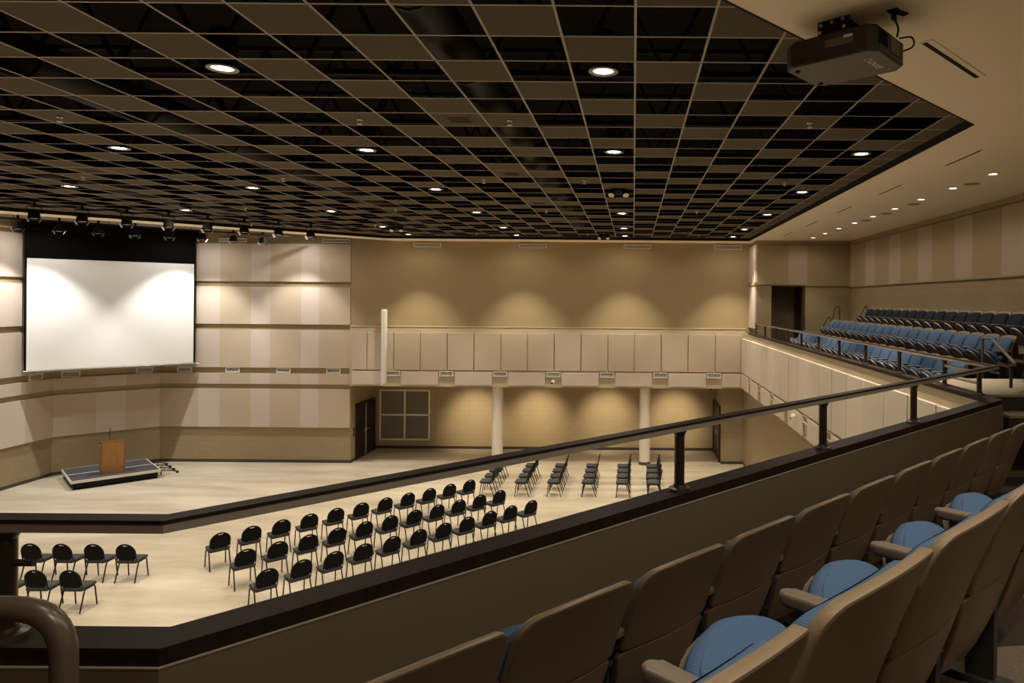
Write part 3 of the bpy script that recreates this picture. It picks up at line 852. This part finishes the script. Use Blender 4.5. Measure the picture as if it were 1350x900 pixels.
# ------------------------------------------------------------------ stacking chairs on the hall floor
def make_chair():
    t = empty('banquet_chair')
    # seat pad
    s = MB()
    s.box((0, .015, .445), (.415, .42, .065), bevel=.026, seg=3)
    s.build('seat', M_CHS, t)
    # backrest with hand hole
    pts = []
    w, h = .20, .36
    for k in range(0, 19):
        a = PI * k / 18
        pts.append((w * math.cos(a), h - .20 + .20 * math.sin(a)))
    pts += [(-w + .01, .03), (-w + .05, 0), (w - .05, 0), (w - .01, .03)]
    hole = []
    for k in range(20):
        a = 2 * PI * k / 20
        hole.append((.065 * math.copysign(abs(math.cos(a)) ** .6, math.cos(a)), (.322) + .021 * math.copysign(abs(math.sin(a)) ** .7, math.sin(a))))
    lean = R(13)
    M = Matrix.Translation((0, -.165, .495)) @ Matrix.Rotation(lean, 4, 'X') @ Matrix.Rotation(R(90), 4, 'X')
    bk = outline_mesh('backrest', pts, [hole], .032, M_CHB, t, bevel=.008, M=M)
    ring = MB()
    hp = [M @ Vector((1.12 * q[0], .322 + (q[1] - .322) * 1.2, 0)) for q in hole]
    ring.tube(hp + [hp[0]], .0055, 6, caps=False)
    ring.build('hand_hold', M_HANDLE, bk)
    # tubes
    fr = MB()
    arch = [M @ Vector((.208 * math.cos(PI * k / 14), .158 + .205 * math.sin(PI * k / 14), 0)) for k in range(15)]
    path = [Vector((.205, -.13, .425)), Vector((.208, -.17, .50))] + arch + [Vector((-.208, -.17, .50)), Vector((-.205, -.13, .425))]
    fr.tube(path, .010, 8)
    fr.build('back_frame', M_CHF, t)
    f2 = MB()
    f2.tube(fillet([(-.19, -.16, .41), (-.19, .19, .41), (.19, .19, .41), (.19, -.16, .41), (-.19, -.16, .41)], .03, 3), .010, 8)
    f2.build('seat_frame', M_CHF, t)
    for sx in (-1, 1):
        MB().tube(fillet([(sx * .2, .0, .412), (sx * .203, .165, .412), (sx * .213, .215, 0)], .05, 4), .014, 8).build('leg', M_CHF, t)
        MB().tube(fillet([(sx * .2, .06, .41), (sx * .203, -.10, .41), (sx * .213, -.235, 0)], .05, 4), .014, 8).build('leg', M_CHF, t)
    return t
ch0 = make_chair(); used = [False]
def put_chair(x, y, rz, label, group):
    if not used[0]: t = ch0; used[0] = True
    else: t = copy_tree(ch0)
    t.location = (x, y, 0); t.rotation_euler = (0, 0, rz + random.uniform(-.035, .035))
    tag(t, label, 'chair', group)
for j, (a, b, nm) in enumerate((((-9.54, 16.27), (-4.99, 21.17), 'stage-side row of angled block'), ((-8.39, 15.23), (-3.88, 20.04), 'middle row of angled block'), ((-7.37, 14.14), (-2.85, 19.06), 'parapet-side row of angled block'))):
    for k in range(11):
        q = Vector(a).lerp(Vector(b), k / 10)
        put_chair(q.x, q.y, R(45), 'black banquet chair, %s from the aisle end, %s' % (ORD[k], nm), 'angled block of black chairs')
for k in range(4):
    put_chair(-10.99 - .687 * k, 15.53, 0, 'black banquet chair by the handrail, stage-side row, %s from the aisle' % ORD[k], 'small block of chairs by the handrail')
for k in range(3):
    put_chair(-11.01 - .687 * k, 14.05, 0, 'black banquet chair by the handrail, parapet-side row, %s from the aisle' % ORD[k], 'small block of chairs by the handrail')
for j, x in enumerate((-4.6, -3.485, -2.46, -1.37, -.285, .715)):
    for k in range(4):
        put_chair(x, 22.5 + .73 * k, R(90), 'black side-on banquet chair, %s from the column in the %s file from the pier' % (ORD[3 - k], ORD[5 - j]), 'side-on block of black chairs')

# ------------------------------------------------------------------ balcony: slabs, parapet, rail
FA, FB = 4.37, 4.815
LF = 4.44
structure(MB().prism([(-9, 2.2), (-1.6, 2.2), (4.2, 8.1), (4.2, 9.0), (7.8, 9.0), (7.8, -1.23), (-9, -1.23)], 2.93, FA).build('floor_balcony', M_CARPET, smooth=0))
structure(MB().b2((4.2, 8.95, 2.93), (BACKX, 27.0, LF)).build('floor_side_balcony', M_CARPET, smooth=0))
pB = [diag(-1.2, 1.52), diag(6.4, 1.52), diag(6.4, -2.6), diag(-1.2, -2.6)]
structure(MB().prism(pB, FA, FB).build('floor_tier', M_CARPET, smooth=0))
for nm, seg in (('wall_parapet_side', RIM[:2]), ('wall_parapet', RIM[1:3]), ('wall_parapet_right', [(4.12, 8.2), (4.12, 25.25)])):
    ia = {'wall_parapet_side': 0, 'wall_parapet': 1, 'wall_parapet_right': 2}[nm]
    PA_, PB_ = offset_path(RIM, .06), offset_path(RIM, .157)
    structure(MB().prism([PA_[ia], PA_[ia + 1], PB_[ia + 1], PB_[ia]], FA - 1.4, EYE - 1.1565).build(nm, M_KNEE, smooth=0))
structure(MB().strip(RIM[:3], .1505, .1600, EYE - 1.1605, EYE - 1.1562).build('trim_7', mat('parapet_edge_light', (.40, .36, .29), .4), smooth=0))  # light caught by the parapet's top edge, painted as a pale strip
cap = MB().strip(RIM, 0, .15, EYE - 1.156, EYE - 1.10)
structure(cap.build('trim_8', M_WOODK, smooth=0))

rail = empty('balcony_railing', (0, 0, 0), 0, 'brown guard railing with round posts on the balcony parapet', 'railing')
RT = EYE - .71
rpath = [tuple(q) for q in offset_path([(-6.0, 2.36), tuple(C1), tuple(C2), (4.12, 24.3)], .08)]
MB().strip(rpath, -.036, .036, RT - .013, RT).build('top_rail', M_RAILTOP, rail, smooth=0)
MB().strip(rpath, -.034, .034, RT - .042, RT - .0131).build('under_rail', M_RAILUND, rail, smooth=0)
def post(x, y):
    p = MB().tube([(x, y, EYE - 1.09), (x, y, RT - .04)], .03, 16).build('post', M_BRONZE, rail)
    MB().lathe([(0, .035), (.035, .035), (.04, .022), (.062, .016), (.066, 0), (0, 0)], 24, c=(x, y, EYE - 1.10)).build('flange', M_BRONZE, p)
    MB().lathe([(0, 0), (.03, -.03), (.042, -.004), (.042, 0)], 16, c=(x, y, RT - .042)).build('collar', M_BRONZE, p)
off = -.08
p0 = Vector((.275, 4.12)); u0 = p0.dot(U)
base_d = C1.dot(N) - .08
for k in range(3):
    q = U * (u0 + k * 1.665) + N * base_d
    post(q.x, q.y)
post(-2.02, 2.28)
for k in range(9): post(4.2, 9.5 + 1.62 * k)
post(4.2, 8.55); post(4.2, 24.05)
for z in (-.83, -.96):
    MB().tube([(4.2, 8.55, EYE + z), (4.2, 9.5, EYE + z)], .021, 10).build('middle_rail', M_RAILUND, rail)
    MB().tube([(4.2, 22.46, EYE + z), (4.2, 24.05, EYE + z)], .021, 10).build('middle_rail', M_BRONZE, rail)
MB().tube([(-2.9, 2.28, EYE - .86), (-1.93, 2.28, EYE - .86)], .012, 8).build('cross_bar', M_BRONZE, rail)

# handrail in the near corner
t = empty('handrail', (-.98, 1.22, FB - .04), 0, 'thick brown tubular handrail bending down in the near corner before the parapet', 'handrail')
MB().tube(fillet([(-1.6, 0, .885), (0, 0, .885), (0, 0, 0)], .085, 8), .021, 18).build('tube', M_HAND, t)
MB().lathe([(0, .012), (.05, .01), (.055, 0), (0, 0)], 20).build('floor_flange', M_HAND, t)

# steps up to the side balcony at the parapet corner
m_tread = mat('tan_step_carpet', (.30, .25, .18), .95, noise=(90, .3)); m_riser = mat('dark_step_riser', (.035, .026, .018), .8)
st = MB()
for x0, y0, x1, y1, zt in ((4.30, 8.6, 6.6, 10.4, EYE - 1.10), (4.40, 8.25, 6.2, 8.6, EYE - 1.30), (4.45, 7.9, 5.9, 8.25, EYE - 1.50), (4.5, 7.55, 5.6, 7.9, EYE - 1.68)):
    st.mi = 1; st.b2((x0, y0, FA), (x1, y1, zt - .03))
    st.mi = 0; st.b2((x0, y0 - .02, zt - .03), (x1, y1, zt))
structure(st.build('floor_steps', [m_tread, m_riser], smooth=0))
def tube_rail(pts, r, label, legs=()):
    t = empty('handrail', pts[0], 0, label, 'handrail')
    o = Vector(pts[0])
    MB().tube(fillet([Vector(p) - o for p in pts], .06), r, 10).build('tube', M_BRONZE if r < .02 else M_HAND, t)
    for a, b in legs: MB().tube([Vector(a) - o, Vector(b) - o], r, 10).build('post', M_BRONZE, t)
tube_rail([(5.55, 11.2, LF), (5.55, 11.2, EYE - .54), (5.55, 10.9, EYE - .54), (5.1, 9.4, EYE - .80), (4.85, 9.15, EYE - .80), (4.6, 8.9, EYE - .74)], .021,
          'bent brown stair handrail beside the end seats of the side balcony', legs=[((4.97, 9.27, EYE - 1.10), (4.97, 9.27, EYE - .81))])
def pxp(px, py, Y):
    x = px - 835; y = 397 - py
    return ((x - .0078 * y) / FPX * Y, Y, EYE + (y + .0078 * x) / FPX * Y)
tube_rail([pxp(1084, 434, 22.9), pxp(1091, 418, 22.9), pxp(1095, 418, 22.9), pxp(1095, 446, 22.9)], .018, 'low bent handrail at the far end of the lower side seats')
tube_rail([pxp(1096, 432, 22.6), pxp(1101, 404, 22.6), pxp(1107, 404, 22.6), pxp(1107, 434, 22.6)], .018, 'tall bent handrail beside the far end of the middle side row')
tube_rail([pxp(1134, 417, 22.0), pxp(1140.5, 403.5, 22.0), pxp(1142.5, 403.5, 22.0), pxp(1143, 417, 22.0)], .018, 'small bent handrail beside the far end of the top side row')
tube_rail([pxp(1057, 433, 24.9), pxp(1057, 418, 24.9), pxp(1060, 418, 24.9), pxp(1060, 440, 24.9)], .018, 'short pale handrail before the balcony doorway')

# tiers of the side balcony
structure(MB().b2((5.62, 11.0, LF), (BACKX, 22.95, LF + .38)).build('floor_side_tier', M_CARPET, smooth=0))
structure(MB().b2((6.52, 10.8, LF + .38), (BACKX, 22.3, LF + .77)).build('floor_side_upper_tier', M_CARPET, smooth=0))

# ------------------------------------------------------------------ auditorium seats
def make_seat(fab):
    t = empty('auditorium_seat')
    def line(z): return .165 - (z - .34) * .30 - .04 * ((z - .34) / .51) ** 2 + .02
    def wrap(x): return .40 * x * x
    def outline(w0, w1, z0, z1, r, rb=.02, crown=.012):
        """rounded panel outline, widening upwards, with a crowned top"""
        pts = []
        for k in range(9):
            q = PI / 2 * k / 8
            pts.append((w1 - r + r * math.cos(q), z1 - crown - r + r * math.sin(q)))
        for k in range(1, 6):
            t = 1 - k / 3
            pts.append(((w1 - r) * t, z1 - crown * t * t))
        for k in range(1, 9):
            q = PI / 2 + PI / 2 * k / 8
            pts.append((-(w1 - r) + r * math.cos(q), z1 - crown - r + r * math.sin(q)))
        for k in range(1, 4): pts.append((-(w1 + (w0 - w1) * k / 4), z1 - r + (z0 + rb - z1 + r) * k / 4))
        pts += [(-w0, z0 + rb), (-w0 + rb * .3, z0 + rb * .3), (-w0 + rb, z0), (-w0 / 2, z0), (0, z0), (w0 / 2, z0), (w0 - rb, z0), (w0 - rb * .3, z0 + rb * .3), (w0, z0 + rb)]
        for k in range(3, 0, -1): pts.append((w1 + (w0 - w1) * k / 4, z1 - r + (z0 + rb - z1 + r) * k / 4))
        return pts
    MB().panel(outline(.250, .256, .50, .852, .075), lambda x, z: line(z) + wrap(x), .034, .008).build('backrest_shell', M_SHELL, t, smooth=50)
    MB().panel(outline(.215, .249, .20, .503, .03, .05, .0), lambda x, z: line(z) + wrap(x) - .003 + .5 * max(0, .42 - z) ** 2, .030, .006).build('lower_shell', M_SHELL, t, smooth=50)
    MB().panel(outline(.238, .247, .44, .815, .085), lambda x, z: line(z) + wrap(x) + .052 - .022 * max(0, (z - .70) / .13) ** 2 + .028 * max(0, 1 - (x / .25) ** 2) * max(0, math.sin((z - .42) / .40 * PI)), .054, .022).build('back_cushion', fab, t, smooth=60)
    # tipped-up seat: cushion and its shell
    ang = R(55)
    M = Matrix.Translation((0, .235, .278)) @ Matrix.Rotation(ang, 4, 'X')
    L = .37
    def cw(v): return .228 * math.sqrt(max(.02, 1 - max(0, (v - .42) / .585) ** 2.6))
    vs_ = (0, .12, .25, .38, .5, .6, .7, .78, .85, .91, .955, .985, 1.0)
    co_ = [(cw(v), v * L) for v in vs_] + [(cw(1.0) * q, L + .004 * (1 - q * q)) for q in (.5, 0, -.5)] + [(-cw(v), v * L) for v in reversed(vs_)] + [(-.1, 0), (.1, 0)]
    SW = M @ Matrix(((1, 0, 0, 0), (0, 0, 1, 0), (0, 1, 0, 0), (0, 0, 0, 1)))
    MB().panel(co_, lambda x, z: .062 + .030 * max(0, 1 - (x / .235) ** 2) - .035 * max(0, (z / L - .65) / .35) ** 2, .062, .026, M=SW).build('seat_cushion', fab, t, smooth=70)
    us = MB()
    pl = [(-.20, .0), (.20, .0)] + [(.88 * cw(v), v * .36) for v in (.3, .5, .62, .72, .8, .87, .93, .97, 1.0)] + [(-.88 * cw(v), v * .36) for v in (1.0, .97, .93, .87, .8, .72, .62, .5, .3)]
    us.prism(pl, -.03, -.001, M=M)
    us.build('seat_shell', M_SHELLRIM, t, smooth=25)
    return t
def arm(t, x):
    a = MB()
    n = 10
    # arm pad: stadium outline
    pl = [(x - .027, .10), (x + .027, .10), (x + .027, .39)] + [(x + .027 * math.cos(q), .39 + .03 * math.sin(q)) for q in [PI * k / n for k in range(1, n)]] + [(x - .027, .39)]
    a.prism(pl, .572, .606)
    es = [e for e in a.bm.edges if abs(e.verts[0].co.z - e.verts[1].co.z) < 1e-5]
    bmesh.ops.bevel(a.bm, geom=es, offset=.010, segments=3, profile=.5, affect='EDGES')
    o = a.build('armrest', M_SHELLRIM, t)
    s = MB()
    s.b2((x - .018, .20, .03), (x + .018, .30, .36)); s.bar((x, .24, .34), (x, .20, .58), .034, .09); s.b2((x - .018, .13, .52), (x + .018, .36, .572))
    s.build('standard', M_STEELB, t, smooth=0)
    MB().b2((x - .04, .14, 0), (x + .04, .40, .03), bevel=.006).build('foot_plate', M_STEELB, t, smooth=0)
seat_blue = make_seat(M_BLUE); arm(seat_blue, -.2725)
used_s = {}
def put_seat(proto, key, x, y, z, rz, label, group, last=False):
    if key not in used_s: t = proto; used_s[key] = 1
    else: t = copy_tree(proto)
    t.location = (x, y, z); t.rotation_euler = (0, 0, rz)
    tag(t, label, 'seat', group)
    if last: arm(t, .2725)
    return t
last_objs = []
rzd = DR
for k in range(11):
    q = diag(1.845 + .547 * (k - 1) - .26, 1.755)
    last_objs.append((q, FA, k, 'a'))
for q, z, k, _ in last_objs:
    put_seat(seat_blue, 'b', q.x, q.y, FA, rzd, 'brown-backed blue auditorium seat behind the parapet, %s from the near end' % ORD[k], 'front row of diagonal seats')
for k in range(5):
    q = diag(1.115 + .542 * k - .26, .628)
    put_seat(seat_blue, 'b', q.x, q.y, FB, rzd, 'brown-backed blue auditorium seat in the larger closer row, %s from near end' % ORD[k], 'second row of diagonal seats')
for k in range(21):
    put_seat(seat_blue, 'b', 5.5, 11.75 + .545 * k, LF, R(90), 'blue auditorium seat, lowest side balcony row, %s from the stair end' % ORD[k], 'lowest row of the side balcony', last=(k == 20))
for k in range(20):
    put_seat(seat_blue, 'b', 6.4, 12.0 + .545 * k, LF + .38, R(90), 'blue auditorium seat, middle side balcony row, %s from the stair end' % ORD[k], 'middle row of the side balcony', last=(k == 19))
seat_dark = make_seat(M_DARKSEAT); arm(seat_dark, -.2725)
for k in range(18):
    put_seat(seat_dark, 'n', 7.25, 12.1 + .545 * k, LF + .77, R(90), 'dark auditorium seat, top side balcony row, %s from the picture edge' % ORD[k], 'top row of the side balcony', last=(k == 17))

# ------------------------------------------------------------------ soffit fittings over the side balcony
for k, y in enumerate((10.7, 13.72, 16.72, 19.75, 22.7)):
    t = empty('slot_diffuser', (4.97, y, SOF), R(90), 'thin dark slot diffuser in the cream soffit along the grid edge, %s from the projector' % ORD[k], 'air diffuser', 'slot diffusers in the cream soffit')
    MB().b2((-.6, -.03, -.006), (.6, .03, 0)).build('frame', M_CREAM, t, smooth=0); MB().b2((-.58, -.018, -.009), (.58, .014, -.004)).build('slot', M_BLACK, t, smooth=0)
t = empty('slot_diffuser', (2.9, 6.4, SOF), R(45.5), 'long angled dark slot diffuser in the cream soffit beside the projector', 'air diffuser')
MB().b2((-.65, -.055, -.007), (.65, .05, 0)).build('frame', M_CREAM, t, smooth=0); MB().b2((-.63, -.0, -.010), (.63, .042, -.005)).build('slot', M_BLACK, t, smooth=0)
def soffit_light(x, y, label, energy, group):
    t = empty('soffit_downlight', (x, y, SOF), 0, label, 'ceiling light', group)
    MB().lathe([(.065, 0), (.10, 0), (.095, -.01), (.065, -.004)], 20).build('trim_ring', M_WHITE, t)
    MB().lathe([(0, -.003), (.066, -.003)], 18).build('lens', M_EMITS, t)
    spot('soffit_lamp', t, (0, 0, -.03), energy, 84, .6, WARM)
    spot('spill_lamp', t, (0, 0, -.03), energy * .25, 168, .5, WARM)
for k in range(9):
    soffit_light(6.1, 12.0 + 1.5 * k, 'lit round downlight in the cream soffit above the side seats, %s from the picture edge' % ORD[k], 100, 'downlights in the cream soffit')
for k, y in enumerate((10.9, 13.0, 15.7, 17.4, 18.9, 21.4)):
    t = empty('ceiling_speaker', (6.22, y, SOF), 0, 'flat tan ceiling speaker disc in the cream soffit, %s from the picture edge' % ORD[k], 'speaker', 'flat discs in the cream soffit')
    MB().lathe([(0, -.008), (.13, -.007), (.15, 0)], 24).build('grille', M_DISC, t)
for k, u in enumerate((.3, 1.8, 3.3, 4.8, 6.3)):
    for d, e, nm in ((1.25, 26, 'above the row gap'), (-.5, 165, 'behind the closest row')):
        q = diag(u, d)
        soffit_light(q.x, q.y, 'round soffit downlight %s of diagonal seats, %s along' % (nm, ORD[k]), e, 'downlights over the diagonal seats')

# ------------------------------------------------------------------ projector
PZ = EYE + 1.85
PA = R(-41)                                                   # long axis heading (rear to the viewer's side)
t = empty('projector', (1.66, 5.6, PZ), PA, 'charcoal ceiling projector hanging from the cream soffit at the grid edge', 'projector')
def rr(l, w, c):
    return [(-l / 2 + c, -w / 2), (l / 2 - c, -w / 2), (l / 2, -w / 2 + c), (l / 2, w / 2 - c), (l / 2 - c, w / 2), (-l / 2 + c, w / 2), (-l / 2, w / 2 - c), (-l / 2, -w / 2 + c)]
b = MB(); b.prism(rr(.76, .60, .07), .012, .21); b.bm.verts.ensure_lookup_table()
bmesh.ops.bevel(b.bm, geom=[e for e in b.bm.edges if max(v.co.z for v in e.verts) > .2 and min(v.co.z for v in e.verts) > .2], offset=.03, segments=3, affect='EDGES')
body = b.build('body', M_PROJ, t)
b = MB(); b.prism(rr(.74, .58, .07), 0, .02); b.build('bottom_cover', M_PROJB, t, smooth=0)
MB().tube([(-.37, .0, .11), (-.41, .0, .11)], .085, 20).build('lens_barrel', M_BLACK, t)
v = MB()
for k in range(7): v.b2((.372, -.24 + k * .022, .06), (.385, -.228 + k * .022, .17))
v.build('exhaust_grille', M_BLACK, t, smooth=0)
MB().b2((.376, -.03, .05), (.386, .14, .17)).build('connector_panel', M_PROJB, t, smooth=0)
MB().b2((-.02, -.304, .09), (.20, -.298, .15)).build('control_label', M_PROJB, t, smooth=0)
MB().b2((.13, -.307, .135), (.20, -.300, .155)).build('sticker', M_TEXT, t, smooth=0)
for s in (-1, 1):
    MB().tube([(-.30, s * .2, -.012), (-.30, s * .2, 0)], .02, 12).build('foot', M_BLACK, t)
mt = MB(); mt.b2((-.17, -.16, .21), (.13, .16, .25), bevel=.005); mt.b2((-.15, -.16, .25), (.11, -.14, .36)).b2((-.15, .14, .25), (.11, .16, .36)); mt.b2((-.12, -.1, .30), (.08, .1, .36))
mo = mt.build('ceiling_mount', M_BLACK, t, smooth=0)
for k, (x, z) in enumerate(((-.12, .33), (-.03, .335), (.06, .34), (-.13, .275), (.07, .28))):
    MB().tube([(x, -.161, z), (x, -.17, z)], .013, 10).build('bolt', M_STEEL, mo)
MB().tube(fillet([(.385, .22, .12), (.46, .26, .15), (.44, .27, .24), (.36, .2, .22)], .05), .007, 8).build('signal_cable', M_BLACK, t)
MB().tube(fillet([(.38, .1, .2), (.42, .03, .24), (.40, -.02, .30), (.40, -.02, .36)], .05), .008, 8).tube([(.40, -.02, .29), (.40, -.02, .35)], .02, 10).build('power_cable', M_BLACK, t)
MB().b2((.36, -.06, .349), (.44, .02, .3595)).build('outlet_plate', M_BLACK, t, smooth=0)
tag(MB().box((2.02, 5.36, SOF - .006), (.10, .05, .012), rz=R(30)).build('soffit_outlet', M_BLACK, smooth=0), 'small black outlet cover in the soffit beside the projector cable', 'outlet')
cu = bpy.data.curves.new('brand_lettering', 'FONT'); cu.body = 'SANYO'; cu.size = .085; cu.extrude = .001; cu.align_x = 'CENTER'; cu.align_y = 'CENTER'
tmp = bpy.data.objects.new('tmp', cu); COL.objects.link(tmp)
me = bpy.data.meshes.new_from_object(tmp.evaluated_get(bpy.context.evaluated_depsgraph_get()))
bpy.data.objects.remove(tmp)
me.materials.clear(); me.materials.append(M_TEXT)
o = bpy.data.objects.new('brand_lettering', me); link(o, t)
# reads from below: letters run from the far long side to the near one, tops towards the lens
o.matrix_local = Matrix.Translation((.24, .0, -.0015)) @ Matrix(((0, -1, 0, 0), (-1, 0, 0, 0), (0, 0, -1, 0), (0, 0, 0, 1)))

# ------------------------------------------------------------------ render look
w = bpy.data.worlds.new('world'); sc.world = w; w.use_nodes = True
w.node_tree.nodes['Background'].inputs[0].default_value = (.02, .018, .014, 1)
w.node_tree.nodes['Background'].inputs[1].default_value = .1
vs = sc.view_settings
vs.view_transform = 'Standard'; vs.look = 'None'; vs.exposure = 0.12; vs.gamma = 1.0; vs.use_curve_mapping = False
sc.cycles.max_bounces = 8; sc.cycles.diffuse_bounces = 5; sc.cycles.sample_clamp_indirect = 6
